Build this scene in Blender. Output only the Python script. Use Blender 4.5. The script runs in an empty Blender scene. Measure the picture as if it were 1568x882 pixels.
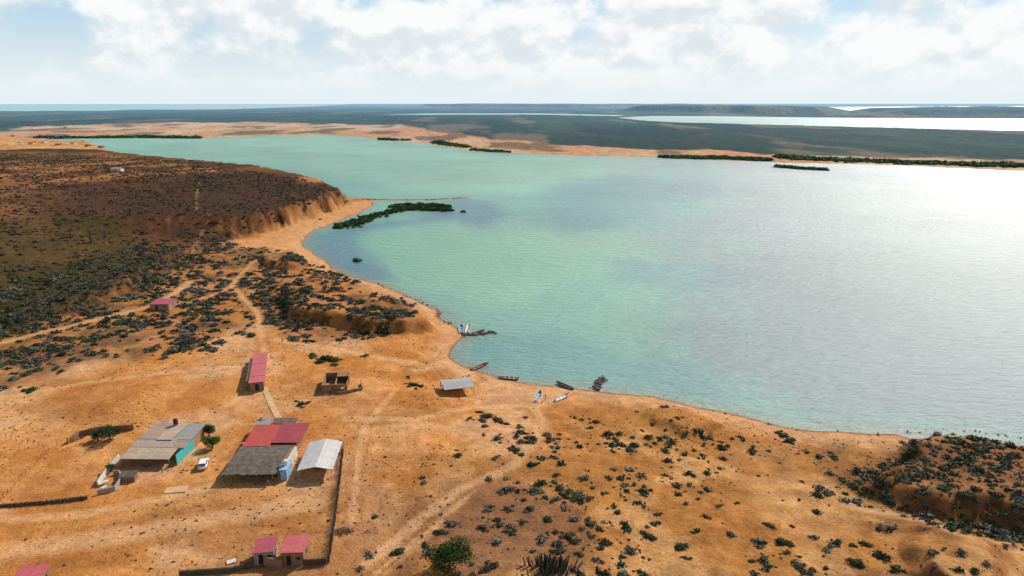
import bpy, math, random
import numpy as np
from mathutils import Vector, Matrix
random.seed(4); rng=np.random.default_rng(7)
scene=bpy.context.scene
# ---------------------------------------------------------------- image pixel coordinates projected to the ground
F=1045.33; H=83.0; PITCH=math.atan(283/F); sp,cp=math.sin(PITCH),math.cos(PITCH)
def G(u,v,z=0.0):
    a=(u-784)/F; b=(v-441)/F
    t=(H-z)/(sp+b*cp)
    return a*t,(cp-b*sp)*t
def GP(pts,z=0.0):
    return [G(p[0],p[1],p[2] if len(p)>2 else z) for p in pts]
# ---------------------------------------------------------------- noise
def _h(ix,iy,s):
    n=(ix.astype(np.int64)*374761393+iy.astype(np.int64)*668265263+s*1442695041)&0xffffffff
    n=((n^(n>>13))*1274126177)&0xffffffff
    n=(n^(n>>16))&0xffffffff
    return n/4294967295.0
def vn(x,y,s=0):
    x=np.asarray(x,float);y=np.asarray(y,float)
    ix=np.floor(x);iy=np.floor(y);fx=x-ix;fy=y-iy
    fx=fx*fx*(3-2*fx);fy=fy*fy*(3-2*fy)
    a=_h(ix,iy,s);b=_h(ix+1,iy,s);c=_h(ix,iy+1,s);d=_h(ix+1,iy+1,s)
    return (a*(1-fx)+b*fx)*(1-fy)+(c*(1-fx)+d*fx)*fy
def fbm(x,y,o=4,s=0):
    t=0;a=.5;w=0
    for i in range(o):
        t=t+a*vn(x*2**i+17.3*i,y*2**i-9.1*i,s+i*13);w+=a;a*=.5
    return t/w
def ss(e0,e1,x):
    t=np.clip((x-e0)/(e1-e0),0,1);return t*t*(3-2*t)
def polysd(px,py,poly):
    d2=np.full(px.shape,1e18);ins=np.zeros(px.shape,bool);n=len(poly)
    for i in range(n):
        x1,y1=poly[i];x2,y2=poly[(i+1)%n];ex=x2-x1;ey=y2-y1
        wx=px-x1;wy=py-y1
        t=np.clip((wx*ex+wy*ey)/(ex*ex+ey*ey+1e-9),0,1)
        d2=np.minimum(d2,(wx-ex*t)**2+(wy-ey*t)**2)
        if abs(y2-y1)>1e-9:
            c=((y1>py)!=(y2>py));ins^=c&(px<ex*(py-y1)/ey+x1)
    d=np.sqrt(d2);return np.where(ins,d,-d)
def lined(px,py,pts):
    d2=np.full(px.shape,1e18)
    for (x1,y1),(x2,y2) in zip(pts[:-1],pts[1:]):
        ex=x2-x1;ey=y2-y1;wx=px-x1;wy=py-y1
        t=np.clip((wx*ex+wy*ey)/(ex*ex+ey*ey+1e-9),0,1)
        d2=np.minimum(d2,(wx-ex*t)**2+(wy-ey*t)**2)
    return np.sqrt(d2)
# ---------------------------------------------------------------- geography
LAG=GP([(50,214),(130,216),(168,226,5),(240,235,10),(300,241,10),(350,246,10),(400,249,10),(450,258,10),(490,268,10),
 (530,285,10),(543,293,8),(549,304),(572,307),(569,316),(545,329),(510,341),(485,351),(468,362),(466,372),(479,386),(498,400),(508,412),
 (545,424),(590,440),(620,452),(650,464),(674,474),(672,484),(690,497),(706,505),(716,513),(704,524),(694,534),(690,545),
 (700,553),(718,563),(742,571),(770,579),(800,586),(850,592),(900,598),(950,602),(1000,606),(1040,608,1.5),(1070,619,1),(1110,632),
 (1160,645),(1200,655),(1250,661),(1310,663),(1370,665),(1395,661,2),(1420,654,3),(1470,655,3),(1510,660,3),(1530,665,3),(1568,672,3),
 (1700,700,2),(2000,760),(2500,860),(2500,330),(2000,288),(1568,262),(1400,254),(1300,251),(1200,249),(1100,245),(1010,241),(950,240),(850,237),(780,234),
 (700,227),(640,219),(580,213),(540,208),(470,207),(400,208),(300,212),(130,211)])
OCEAN=GP([(-900,160.2),(-900,176),(0,172),(200,169.5),(330,168),(420,165.5),(480,163),(520,160.6)])
OCEAN=[(-300000,200000)]+[(x,y) for x,y in OCEAN[1:]]+[(-20000,90000)]
LG2=GP([(945,180),(1000,177.5),(1100,178),(1250,180),(1400,181),(1568,181.5),(2300,182),(2300,210),(1568,201),(1400,197),(1200,192),(1040,188),(990,185)])
LG3=GP([(1120,165.5),(1300,163.5),(1568,162.5),(2300,162.5),(2300,168.5),(1568,169),(1300,171),(1200,169)])
LG4=GP([(560,176),(660,173.5),(820,173.5),(960,176.5),(940,178),(800,176),(660,176.5)])
FARW=[OCEAN,LG2,LG3,LG4]
SPIT=GP([(540,304),(600,306),(660,305.5),(712,303)])
MI=GP([(520,347),(545,339),(580,329),(620,322),(660,320),(688,321)])
FI=[GP([(580,214),(600,215),(627,216)]),GP([(668,219),(700,224),(725,228)]),GP([(722,230),(750,232),(780,234)]),GP([(1190,256),(1225,259),(1264,261)])]
def landdist(x,y):
    r=np.hypot(x,y)
    n=(fbm(x/16,y/16,3,5)-.5)
    d=-polysd(x,y,LAG)+n*np.clip(r/60,2,40)
    if np.max(r)>1700:
        for P_ in FARW:
            d=np.minimum(d,-polysd(x,y,P_)+n*r*.01)
    d=np.maximum(d,3.0+n*2-lined(x,y,SPIT))
    d=np.maximum(d,3.5+n*4-lined(x,y,MI))
    for q,w in zip(FI,(12,12,10,8)):
        d=np.maximum(d,w-lined(x,y,q))
    return d
PLAT=GP([(537,288),(500,271),(450,260),(400,251),(350,248),(300,243),(240,238),(170,230),(120,226),(0,230),(-500,236),
 (-900,330),(-900,470),(-400,470),(0,470),(120,440),(200,408),(260,380),(295,362),(320,350),(350,344),(385,335),(420,325),(465,314),(500,305),(528,296)],13)
BL1=GP([(440,478),(500,486),(540,492),(565,501),(600,499),(640,494),(664,490),(668,480),(640,466),(590,448),(545,432),(480,425),(430,440)],5)
BL2=GP([(395,392),(430,386),(468,392),(478,402),(460,410),(400,405)],3)
BL3=GP([(985,622),(1010,612),(1050,611),(1085,626),(1140,640),(1120,652),(1070,668),(1015,655),(970,640)],3)
BL4=GP([(1385,664),(1420,655),(1470,656),(1520,662),(1568,673),(1800,712),(1800,860),(1560,800),(1460,795),(1380,770),(1330,745),(1300,728),(1340,715),(1380,695)],4.5)
BL5=GP([(1395,800),(1480,812),(1568,830),(1568,1000),(1400,900),(1340,840)],3.5)
RIDGES=[(GP([(950,171.5),(1080,169),(1220,171),(1330,176),(1200,179),(1050,174.5)]),60),(GP([(1280,175),(1568,173.5),(2100,173),(2100,179),(1568,179.5),(1350,180)]),45),
        (GP([(640,163),(1000,162.3),(1100,164),(900,166),(700,165)]),60)]
def height(x,y):
    x=np.atleast_1d(np.asarray(x,float));y=np.atleast_1d(np.asarray(y,float))
    r=np.hypot(x,y);d=landdist(x,y);dp=np.maximum(d,0)
    n1=fbm(x/70,y/70,4,21)-.5;n2=fbm(x/13,y/13,4,31)-.5;n3=fbm(x/3.2,y/3.2,3,41)-.5
    z=np.where(d>0,3.0*(1-np.exp(-dp/35)),np.maximum(-4,.09*d))
    vil=ss(20,60,dp)
    rough=ss(-60,40,x)*.9+.45
    rough=np.maximum(rough,ss(230,300,y)*1.1)
    z=z+vil*n1*3.0*rough+ss(3,25,dp)*n2*1.7*rough+ss(1,6,dp)*n3*.4*rough
    rg=np.abs(fbm(x/18,y/18,4,77)-.5)*2
    def blf(poly,h,w,g):
        s=polysd(x,y,poly)-rg*g+g*.25
        return h*ss(0,w,s)
    if np.max(r)>280:
        s=polysd(x,y,PLAT)-rg*11+2-np.abs(fbm(x/7,y/7,3,78)-.5)*9
        soft=ss(-165,-215,x)*ss(470,400,y)
        w=9+soft*110
        z=z+11*ss(0,1,s/w)*ss(2,12,dp)
    z=z+ss(1,6,dp)*(blf(BL1,4.2,4,6)+blf(BL2,2.5,3,2)+blf(BL3,1.8,5,6)+blf(BL4,3.8,6,7)+blf(BL5,2.5,5,6))
    if np.max(r)>1700:
        z=z+ss(1500,4000,r)*ss(0,300,dp)*fbm(x/600,y/600,3,9)*14
        for P_,h in RIDGES:
            z=z+h*ss(0,260,polysd(x,y,P_)-(fbm(x/700,y/700,3,3)-.5)*500)*(.6+.6*fbm(x/900,y/2000,3,8))
    return z
def Pn(pts):
    pts=np.array(pts,float);z=np.full(len(pts),2.0)
    for _ in range(9):
        x,y=G(pts[:,0],pts[:,1],z);z=.4*z+.6*height(x,y)
    return x,y,z
def P(u,v):
    x,y,z=Pn([(u,v)]);return Vector((x[0],y[0],z[0]))
# ---------------------------------------------------------------- node helpers
def newmat(name):
    m=bpy.data.materials.new(name);m.use_nodes=True;nt=m.node_tree
    return m,nt,nt.nodes['Principled BSDF']
def nd(nt,t,**k):
    n=nt.nodes.new(t)
    for a,b in k.items():setattr(n,a,b)
    return n
def mixc(nt,fac,a,b,bt='MIX'):
    n=nt.nodes.new('ShaderNodeMix');n.data_type='RGBA';n.blend_type=bt
    for i,s in ((0,fac),(6,a),(7,b)):
        if isinstance(s,(int,float)):n.inputs[i].default_value=s
        elif isinstance(s,tuple):n.inputs[i].default_value=(*s,1)
        else:nt.links.new(s,n.inputs[i])
    return n.outputs[2]
def mth(nt,op,a,b=None,c=None,clamp=False):
    n=nt.nodes.new('ShaderNodeMath');n.operation=op;n.use_clamp=clamp
    for i,s in enumerate((a,b,c)):
        if s is None:continue
        if isinstance(s,(int,float)):n.inputs[i].default_value=s
        else:nt.links.new(s,n.inputs[i])
    return n.outputs[0]
def noise(nt,vec,scale,detail=4,rough=.55):
    n=nd(nt,'ShaderNodeTexNoise');n.inputs['Scale'].default_value=scale;n.inputs['Detail'].default_value=detail;n.inputs['Roughness'].default_value=rough
    if vec is not None:nt.links.new(vec,n.inputs['Vector'])
    return n.outputs['Fac']
def mrange(nt,v,a,b,c=0.,d=1.):
    n=nd(nt,'ShaderNodeMapRange');n.interpolation_type='SMOOTHSTEP'
    nt.links.new(v,n.inputs[0])
    for i,q in zip((1,2,3,4),(a,b,c,d)):n.inputs[i].default_value=q
    return n.outputs[0]
def simple(name,c1,c2,scale=1.5,rough=.8,bump=.2,metal=0.,spec=.3):
    m,nt,b=newmat(name);tc=nd(nt,'ShaderNodeTexCoord').outputs['Object']
    f=noise(nt,tc,scale,6,.65);f=mrange(nt,f,.35,.65)
    nt.links.new(mixc(nt,f,c1,c2),b.inputs['Base Color']);b.inputs['Roughness'].default_value=rough;b.inputs['Metallic'].default_value=metal
    b.inputs['Specular IOR Level'].default_value=spec
    bp=nd(nt,'ShaderNodeBump');bp.inputs['Strength'].default_value=bump;bp.inputs['Distance'].default_value=.05
    nt.links.new(noise(nt,tc,scale*6,3),bp.inputs['Height']);nt.links.new(bp.outputs[0],b.inputs['Normal'])
    return m
def corr(name,c1,c2,c3,axis='X',rough=.6):
    m,nt,b=newmat(name);tc=nd(nt,'ShaderNodeTexCoord').outputs['Object']
    f=mrange(nt,noise(nt,tc,.45,5,.7),.38,.62);g=mrange(nt,noise(nt,tc,2.2,5,.7),.5,.72)
    w=nd(nt,'ShaderNodeTexWave');w.bands_direction=axis;w.inputs['Scale'].default_value=1.1;w.inputs['Distortion'].default_value=.3
    nt.links.new(tc,w.inputs['Vector'])
    c=mixc(nt,f,c1,c2);c=mixc(nt,g,c,c3)
    c=mixc(nt,.28,c,w.outputs['Color'],'MULTIPLY')
    sx=nd(nt,'ShaderNodeSeparateXYZ');nt.links.new(tc,sx.inputs[0])
    sheet=mth(nt,'FRACT',mth(nt,'MULTIPLY',sx.outputs[1 if axis=='X' else 0],.42))
    seam=mrange(nt,sheet,.0,.06,.55,1.)
    cs=nd(nt,'ShaderNodeCombineColor')
    for i in range(3):nt.links.new(seam,cs.inputs[i])
    c=mixc(nt,1.,c,cs.outputs[0],'MULTIPLY')
    nt.links.new(c,b.inputs['Base Color']);b.inputs['Roughness'].default_value=rough
    bp=nd(nt,'ShaderNodeBump');bp.inputs['Strength'].default_value=.5;bp.inputs['Distance'].default_value=.04
    nt.links.new(w.outputs['Fac'],bp.inputs['Height']);nt.links.new(bp.outputs[0],b.inputs['Normal'])
    return m
# ---------------------------------------------------------------- mesh helpers
def link(o):scene.collection.objects.link(o);return o
def npmesh(name,V,Fc,mat,col=None,smooth=False):
    me=bpy.data.meshes.new(name);V=np.asarray(V,np.float32);Fc=np.asarray(Fc,np.int32);k=Fc.shape[1]
    me.vertices.add(len(V));me.vertices.foreach_set('co',V.ravel())
    me.loops.add(Fc.size);me.loops.foreach_set('vertex_index',Fc.ravel())
    me.polygons.add(len(Fc));me.polygons.foreach_set('loop_start',np.arange(0,Fc.size,k,dtype=np.int32))
    if smooth:me.polygons.foreach_set('use_smooth',np.ones(len(Fc),bool))
    if col is not None:
        at=me.attributes.new('Col','FLOAT_COLOR','POINT')
        c=np.ones((len(V),4),np.float32);c[:,:col.shape[1]]=col;at.data.foreach_set('color',c.ravel())
    me.update(calc_edges=True);me.materials.append(mat)
    o=bpy.data.objects.new(name,me);return link(o)
# ---------------------------------------------------------------- ground
def L(c1,c2,m):
    return c1*(1-m[:,None])+np.asarray(c2)[None,:]*m[:,None]
def zone(x,y,r,pts,f=.02,amp=.05,z=2.,s=50):
    sd=polysd(x,y,GP(pts,z))/r
    return ss(-f,f,sd+(fbm(x/(r*.04+8),y/(r*.04+8),4,s)-.5)*amp)
TRACKS=[([(0,528),(80,508),(160,488),(230,470),(262,452),(290,430)],1.9),([(250,470),(310,455),(350,440),(385,400),(430,385)],1.0),([(360,440),(395,480),(405,540)],1.1),
 ([(302,325),(300,310),(306,285)],.6),([(285,372),(300,350),(322,330)],.9),
 ([(560,870),(640,800),(700,755),(790,715),(820,670),(832,640),(815,615)],1.4),([(575,882),(655,815),(712,765)],.7),
 ([(640,560),(690,545),(720,570)],2.5),([(1568,850),(1480,830),(1420,800),(1300,775)],1.5),([(420,520),(560,540),(640,550)],2.),([(0,850),(160,830),(300,800),(480,770)],3.),
 ([(590,882),(680,800),(740,740)],.5),([(-50,620),(120,590),(260,570),(380,560)],1.5),([(600,600),(560,650),(545,720),(540,800)],1.),
 ([(530,640),(640,640),(720,620),(810,612)],1.5),([(0,800),(130,790),(230,770),(330,745)],1.5)]
angs=np.radians(np.concatenate([np.linspace(-80,-43,60,endpoint=False),np.linspace(-43,43,760),np.linspace(43,80,61)[1:]]))
rr=np.unique(np.concatenate([1/np.linspace(1/45,1/3000,620),np.geomspace(280,90000,330)]))
R,A=np.meshgrid(rr,angs,indexing='ij');nr,na=R.shape
X=(R*np.sin(A)).ravel();Y=(R*np.cos(A)).ravel();Z=height(X,Y)
Zg=Z.reshape(nr,na)
gr=np.gradient(Zg,rr,axis=0);ga=np.gradient(Zg,angs,axis=1)/R
slope=np.hypot(gr,ga).ravel();RR=R.ravel();D=landdist(X,Y)
del gr,ga
def groundcol():
    x,y,r,d=X,Y,RR,D
    nb=fbm(x/45,y/45,4,101);nm=fbm(x/9,y/9,4,102);ns=fbm(x/2.4,y/2.4,3,103)
    c=np.tile(np.array([[.64,.29,.085]]),(len(x),1))
    c=L(c,(.48,.18,.042),ss(.42,.60,nm)*.7)
    c=L(c,(.72,.385,.165),ss(.5,.68,nb)*.75)
    c=L(c,(.73,.44,.24),ss(.52,.7,fbm(x/20,y/20,4,104))*.6)
    c=L(c,(.36,.145,.045),ss(.54,.66,fbm(x/30,y/17,5,106))*.55)
    lr=zone(x,y,r,[(560,900),(640,760),(720,700),(860,640),(980,600),(1200,640),(1568,660),(2200,800),(2200,1300),(560,1300)],.05,.2)
    c=L(c,(.41,.18,.050),lr*.68)
    c=L(c,(.20,.095,.038),lr*ss(.47,.59,nb*.5+nm*.5)*.75)
    c=L(c,(.64,.34,.13),lr*ss(.53,.64,fbm(x/14,y/14,4,109))*.85)
    rb=zone(x,y,r,[(1290,700),(1400,650),(1568,660),(1800,700),(1800,860),(1500,830),(1330,780)],.03,.12)
    c=L(c,(.22,.105,.04),rb*.7)
    bp=zone(x,y,r,[(665,750),(760,735),(850,770),(900,830),(860,880),(700,880),(690,800)],.03,.12)
    c=L(c,(.25,.12,.06),bp*.75)
    sc=zone(x,y,r,[(-300,640),(0,600),(80,575),(180,545),(330,540),(395,500),(470,520),(560,520),(660,495),(640,465),(540,425),(480,400),(400,378),(300,368),(150,370),(-300,400)],.02,.12)
    c=L(c,(.38,.165,.05),sc*.65);c=L(c,(.15,.085,.04),sc*ss(.46,.58,nm*.6+nb*.4)*.78)
    sl=zone(x,y,r,[(-500,520),(0,495),(110,470),(190,440),(260,405),(300,365),(160,330),(-500,330)],.03,.1,5)
    c=L(c,(.10,.054,.021),sl*.85)
    pl=ss(-.01,.02,polysd(x,y,PLAT)/r+(fbm(x/30,y/30,4,7)-.5)*.02)
    plc=np.tile(np.array([[.13,.062,.025]]),(len(x),1))
    n50=fbm(x/55,y/55,5,115)
    plc=L(plc,(.30,.13,.045),ss(.5,.66,n50)*.7)
    plc=L(plc,(.065,.038,.021),ss(.50,.36,n50)*.8)
    gz=zone(x,y,r,[(-400,345),(40,350),(180,340),(250,370),(180,420),(60,470),(-400,500)],.04,.12,10)
    dz=zone(x,y,r,[(60,290),(250,268),(420,262),(530,290),(420,322),(330,345),(200,345),(60,340)],.03,.08,13)
    oz=zone(x,y,r,[(-300,255),(0,250),(150,242),(320,247),(330,262),(180,272),(60,285),(-300,300)],.03,.1,13)
    plc=L(plc,(.075,.037,.021),dz*.8);plc=L(plc,(.42,.19,.065),oz*ss(.38,.6,fbm(x/30,y/40,4,118))*.9)
    plc=L(plc,(.068,.054,.018),gz*.8)
    c=c*(1-pl[:,None])+plc*pl[:,None]
    for q in ([(272,258),(325,257),(330,264),(275,265)],[(456,270),(498,268),(505,276),(462,280)]):
        c=L(c,(.50,.20,.08),zone(x,y,r,q,.01,.02,13)*.9)
    nearb=zone(x,y,r,[(350,385),(460,340),(545,308),(575,305),(590,330),(480,370),(510,412),(480,415),(440,378),(380,382)],.006,.015,1)
    c=L(c,(.62,.32,.135),nearb*.9)
    c=L(c,(.67,.37,.18),ss(14,3,d)*ss(-60,-20,d)*(r<500)*.8*(1-ss(90,150,x)*.9))
    far=ss(.0,1.,(-polysd(x,y,GP([(-900,210),(0,214),(50,214),(168,221),(400,240),(543,285),(780,265),(1568,300),(2500,380),(2500,900),(-900,900)]))-5)/30)
    fb=zone(x,y,r,[(-600,215),(-600,200),(0,203),(60,196),(200,190),(350,188),(500,191),(600,193),(650,199),(700,206),(760,213),(850,222),(960,228),(1100,232),(1250,239),(1400,243),(1568,245),(2500,275),(2500,380),(1568,265),(1200,254),(1000,244),(780,237),(640,222),(470,209),(300,213),(50,213)],.012,.10)
    rx=fbm(x/140,y/380,5,130);ry=fbm(x/300,y/900,4,140)
    fc=np.tile(np.array([[.020,.050,.050]]),(len(x),1))
    fc=L(fc,(.045,.085,.058),ss(.45,.62,rx)*.7);fc=L(fc,(.010,.030,.036),ss(.5,.36,ry)*.6)
    pn=ss(.62,.70,fbm(x/200,y/800,4,151))*.4
    fc=L(fc,(.36,.22,.14),pn)
    fbc=np.tile(np.array([[.58,.28,.13]]),(len(x),1))
    fbc=L(fbc,(.64,.40,.25),ss(.45,.65,rx));fbc=L(fbc,(.12,.085,.05),ss(.53,.61,fbm(x/90,y/200,4,160))*.8*ss(25,60,d))
    fc=fc*(1-fb[:,None])+fbc*fb[:,None]
    hz=1-np.exp(-np.maximum(r-1000,0)/11500)  # distance haze, painted into the ground colour as a pale blue blend
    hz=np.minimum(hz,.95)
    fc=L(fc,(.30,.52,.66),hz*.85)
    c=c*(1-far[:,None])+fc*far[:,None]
    for pts,w in TRACKS:
        dd=lined(x,y,GP(pts,12 if pts[0][1]<375 and pts[0][0]<320 else 2.5))
        k_=.35 if w<.65 or pts[0][1]<380 else .7
        c=L(c,(.72,.41,.20),ss(w*1.4,w*.4,dd+(ns-.5)*2)*k_*(r<700))
        c=L(c,(.40,.17,.05),ss(w*1.0,w*1.5,dd)*ss(w*2.6,w*1.6,dd)*k_*.5*(r<700))
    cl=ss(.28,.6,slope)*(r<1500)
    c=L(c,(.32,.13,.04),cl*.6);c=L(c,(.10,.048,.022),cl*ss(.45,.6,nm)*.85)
    c=L(c,(.20,.10,.055),ss(1.6,.2,d)*(r<900)*.8)
    c=c*(.80+.40*ns[:,None])
    return c
C=groundcol()
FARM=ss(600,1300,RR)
idx=np.arange(nr*na).reshape(nr,na)
FQ=np.stack([idx[:-1,:-1],idx[:-1,1:],idx[1:,1:],idx[1:,:-1]],-1).reshape(-1,4)[:,::-1]
m,nt,b=newmat('dry_ground')
tc=nd(nt,'ShaderNodeTexCoord').outputs['Object'];at=nd(nt,'ShaderNodeAttribute',attribute_name='Col')
f1=noise(nt,tc,.35,8,.7);f2=noise(nt,tc,1.7,6,.7)
near=mth(nt,'SUBTRACT',1.,at.outputs['Alpha'])
def nf(v):return mth(nt,'MULTIPLY',v,near)
c=mixc(nt,nf(mrange(nt,f1,.3,.7,.0,.6)),at.outputs['Color'],mixc(nt,1.,at.outputs['Color'],(.60,.48,.40),'MULTIPLY'))
c=mixc(nt,nf(mrange(nt,f2,.50,.64,0,.75)),c,mixc(nt,1.,at.outputs['Color'],(.50,.41,.36),'MULTIPLY'))
c=mixc(nt,nf(mrange(nt,noise(nt,tc,.9,6,.75),.55,.68,0,.65)),c,mixc(nt,1.,at.outputs['Color'],(1.2,1.27,1.42),'MULTIPLY'))
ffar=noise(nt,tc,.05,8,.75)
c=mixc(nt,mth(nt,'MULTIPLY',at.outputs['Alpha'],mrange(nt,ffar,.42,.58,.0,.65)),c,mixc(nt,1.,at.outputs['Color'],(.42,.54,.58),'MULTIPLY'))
nt.links.new(c,b.inputs['Base Color']);b.inputs['Roughness'].default_value=.95;b.inputs['Specular IOR Level'].default_value=.05
bp=nd(nt,'ShaderNodeBump');bp.inputs['Strength'].default_value=.9;bp.inputs['Distance'].default_value=.65
nt.links.new(mth(nt,'ADD',mth(nt,'MULTIPLY',f1,.8),mth(nt,'MULTIPLY',f2,.4)),bp.inputs['Height']);nt.links.new(bp.outputs[0],b.inputs['Normal'])
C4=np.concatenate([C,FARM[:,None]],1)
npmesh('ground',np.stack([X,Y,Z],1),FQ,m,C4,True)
# ---------------------------------------------------------------- water
st=2
Xw=X.reshape(nr,na)[::st,::st].ravel();Yw=Y.reshape(nr,na)[::st,::st].ravel();Dw=D.reshape(nr,na)[::st,::st].ravel();Rw=RR.reshape(nr,na)[::st,::st].ravel()
nr2,na2=X.reshape(nr,na)[::st,::st].shape
x,y,r=Xw,Yw,Rw
c=np.tile(np.array([[.115,.30,.22]]),(len(x),1))
def zw(p,f=.06,a=.15,s=60):return zone(x,y,r,p,f,a,0,s)
c=L(c,(.20,.40,.28),zw([(0,205),(560,205),(760,235),(1000,245),(900,300),(760,300),(600,290),(400,250),(100,230)],.06,.1)*.8)
c=L(c,(.17,.36,.23),zw([(540,350),(760,340),(1000,360),(900,440),(760,480),(620,440)],.05,.12)*.7)
c=L(c,(.12,.17,.18),zw([(1000,235),(1568,255),(2500,300),(2500,900),(1568,680),(1200,660),(1060,560),(1050,420),(1080,320)],.12,.2)*.9)  # grey base colour carries the silvery sun sheen on this side
c=L(c,(.06,.21,.23),zw([(830,285),(960,270),(1120,275),(1100,300),(1000,340),(880,355),(800,330)],.04,.12)*.7)  # cloud shadow painted into the water colour as a blue band
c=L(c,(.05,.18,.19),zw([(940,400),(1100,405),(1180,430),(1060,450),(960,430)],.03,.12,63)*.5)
c=L(c,(.05,.11,.14),zw([(1180,258),(1600,268),(2300,310),(2300,340),(1568,295),(1300,282)],.03,.1)*.85)  # second painted cloud-shadow band, greyish dark
c=L(c,(.05,.15,.20),zw([(465,362),(520,345),(620,335),(700,300),(760,308),(785,330),(740,355),(700,338),(600,350),(555,362),(560,395),(600,425),(560,432),(500,405)],.025,.07)*.8)
c=L(c,(.05,.20,.19),zw([(690,535),(760,500),(900,520),(1050,560),(1180,640),(1000,610),(800,590),(700,556)],.05,.1)*.7)
c=L(c,(.19,.18,.11),ss(-9,-.3,Dw)*(r<700)*.65)
nw=fbm(x/60,y/60,5,71);nw2=fbm(x/160,y/160,4,72);c=c*(.76+.34*nw+.30*ss(.35,.65,nw2)*.6)[:,None]
hz=np.minimum(1-np.exp(-np.maximum(r-2200,0)/3500),.9)  # haze over the far water, mixed into its base colour
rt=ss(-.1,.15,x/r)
far_c=np.array([[.30,.52,.56]])*(1-rt[:,None])+np.array([[.62,.66,.68]])*rt[:,None]  # right side whitened, so glare and haze sit in the colour
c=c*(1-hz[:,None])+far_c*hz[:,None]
id2=np.arange(nr2*na2).reshape(nr2,na2)
FW=np.stack([id2[:-1,:-1],id2[:-1,1:],id2[1:,1:],id2[1:,:-1]],-1).reshape(-1,4)[:,::-1]
m,nt,b=newmat('lagoon_water')
tc=nd(nt,'ShaderNodeTexCoord').outputs['Object'];at=nd(nt,'ShaderNodeAttribute',attribute_name='Col')
mp=nd(nt,'ShaderNodeMapping');mp.inputs['Rotation'].default_value=(0,0,math.radians(28));mp.inputs['Scale'].default_value=(.3,1,1);nt.links.new(tc,mp.inputs['Vector'])
n1=noise(nt,mp.outputs[0],1.1,3,.6);n2=noise(nt,mp.outputs[0],.33,4,.6);n3=noise(nt,tc,2.6,3,.6);n4=noise(nt,mp.outputs[0],.05,5,.65)
hsum=mth(nt,'ADD',mth(nt,'MULTIPLY',n1,.36),mth(nt,'ADD',mth(nt,'MULTIPLY',n2,.65),mth(nt,'MULTIPLY',n3,.18)))
bp=nd(nt,'ShaderNodeBump');bp.inputs['Strength'].default_value=1.;bp.inputs['Distance'].default_value=1.7
nt.links.new(hsum,bp.inputs['Height']);nt.links.new(bp.outputs[0],b.inputs['Normal'])
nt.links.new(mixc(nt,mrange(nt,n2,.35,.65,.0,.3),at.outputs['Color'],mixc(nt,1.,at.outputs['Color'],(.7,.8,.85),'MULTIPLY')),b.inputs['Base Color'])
nt.links.new(mrange(nt,n4,.35,.65,.37,.44),b.inputs['Roughness']);b.inputs['IOR'].default_value=1.41;b.inputs['Specular IOR Level'].default_value=.85
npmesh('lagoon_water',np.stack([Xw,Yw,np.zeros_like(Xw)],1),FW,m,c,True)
# ---------------------------------------------------------------- vegetation
def ico():
    t=(1+5**.5)/2
    v=np.array([(-1,t,0),(1,t,0),(-1,-t,0),(1,-t,0),(0,-1,t),(0,1,t),(0,-1,-t),(0,1,-t),(t,0,-1),(t,0,1),(-t,0,-1),(-t,0,1)],float);v/=np.linalg.norm(v[0])
    f=np.array([(0,11,5),(0,5,1),(0,1,7),(0,7,10),(0,10,11),(1,5,9),(5,11,4),(11,10,2),(10,7,6),(7,1,8),(3,9,4),(3,4,2),(3,2,6),(3,6,8),(3,8,9),(4,9,5),(2,4,11),(6,2,10),(8,6,7),(9,8,1)])
    return v,f
def ico2():
    v,f=ico();V=list(map(tuple,v));d={};F2=[]
    def mid(a,b_):
        k=(min(a,b_),max(a,b_))
        if k not in d:
            q=(np.array(V[a])+np.array(V[b_]));q/=np.linalg.norm(q);d[k]=len(V);V.append(tuple(q))
        return d[k]
    for a,b_,c_ in f:
        ab,bc,ca=mid(a,b_),mid(b_,c_),mid(c_,a);F2+=[(a,ab,ca),(b_,bc,ab),(c_,ca,bc),(ab,bc,ca)]
    return np.array(V),np.array(F2)
def bush_t(nl,ls,core=.72,flat=.62,hi=True):
    v,f=(ico2() if hi else ico());v=v*core*(1+rng.uniform(-.28,.28,(len(v),1)));v[:,2]=np.maximum(v[:,2]*flat,-.2)
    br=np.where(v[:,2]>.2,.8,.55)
    n=nl;th=rng.uniform(0,2*np.pi,n);ph=rng.uniform(-.1,1,n);cz=ph;cr=np.sqrt(np.maximum(0,1-cz**2))
    lump=1+.22*np.sin(th*3+rng.uniform(0,6))+.12*np.sin(th*5+rng.uniform(0,6))
    ce=np.stack([cr*np.cos(th)*lump,cr*np.sin(th)*lump,cz*flat*1.1],1)*rng.uniform(.62,1.02,(n,1))
    a=rng.normal(size=(n,3));a/=np.linalg.norm(a,axis=1)[:,None];bb=np.cross(a,rng.normal(size=(n,3)));bb/=np.linalg.norm(bb,axis=1)[:,None]
    s=ls*rng.uniform(.6,1.3,(n,1))
    lv=np.stack([ce-a*s-bb*s*.5,ce+a*s-bb*s*.5,ce+bb*s],1).reshape(-1,3)
    lf=np.arange(3*n).reshape(n,3)+len(v)
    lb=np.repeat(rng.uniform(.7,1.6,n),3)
    return np.concatenate([v,lv]),np.concatenate([f,lf]),np.concatenate([br,lb])
HI=[bush_t(48,.24,.72,.6,False) for _ in range(8)];LO=[bush_t(14,.32,.8,.6,False) for _ in range(6)];XL=[bush_t(260,.11,.75,.7) for _ in range(4)]
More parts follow.
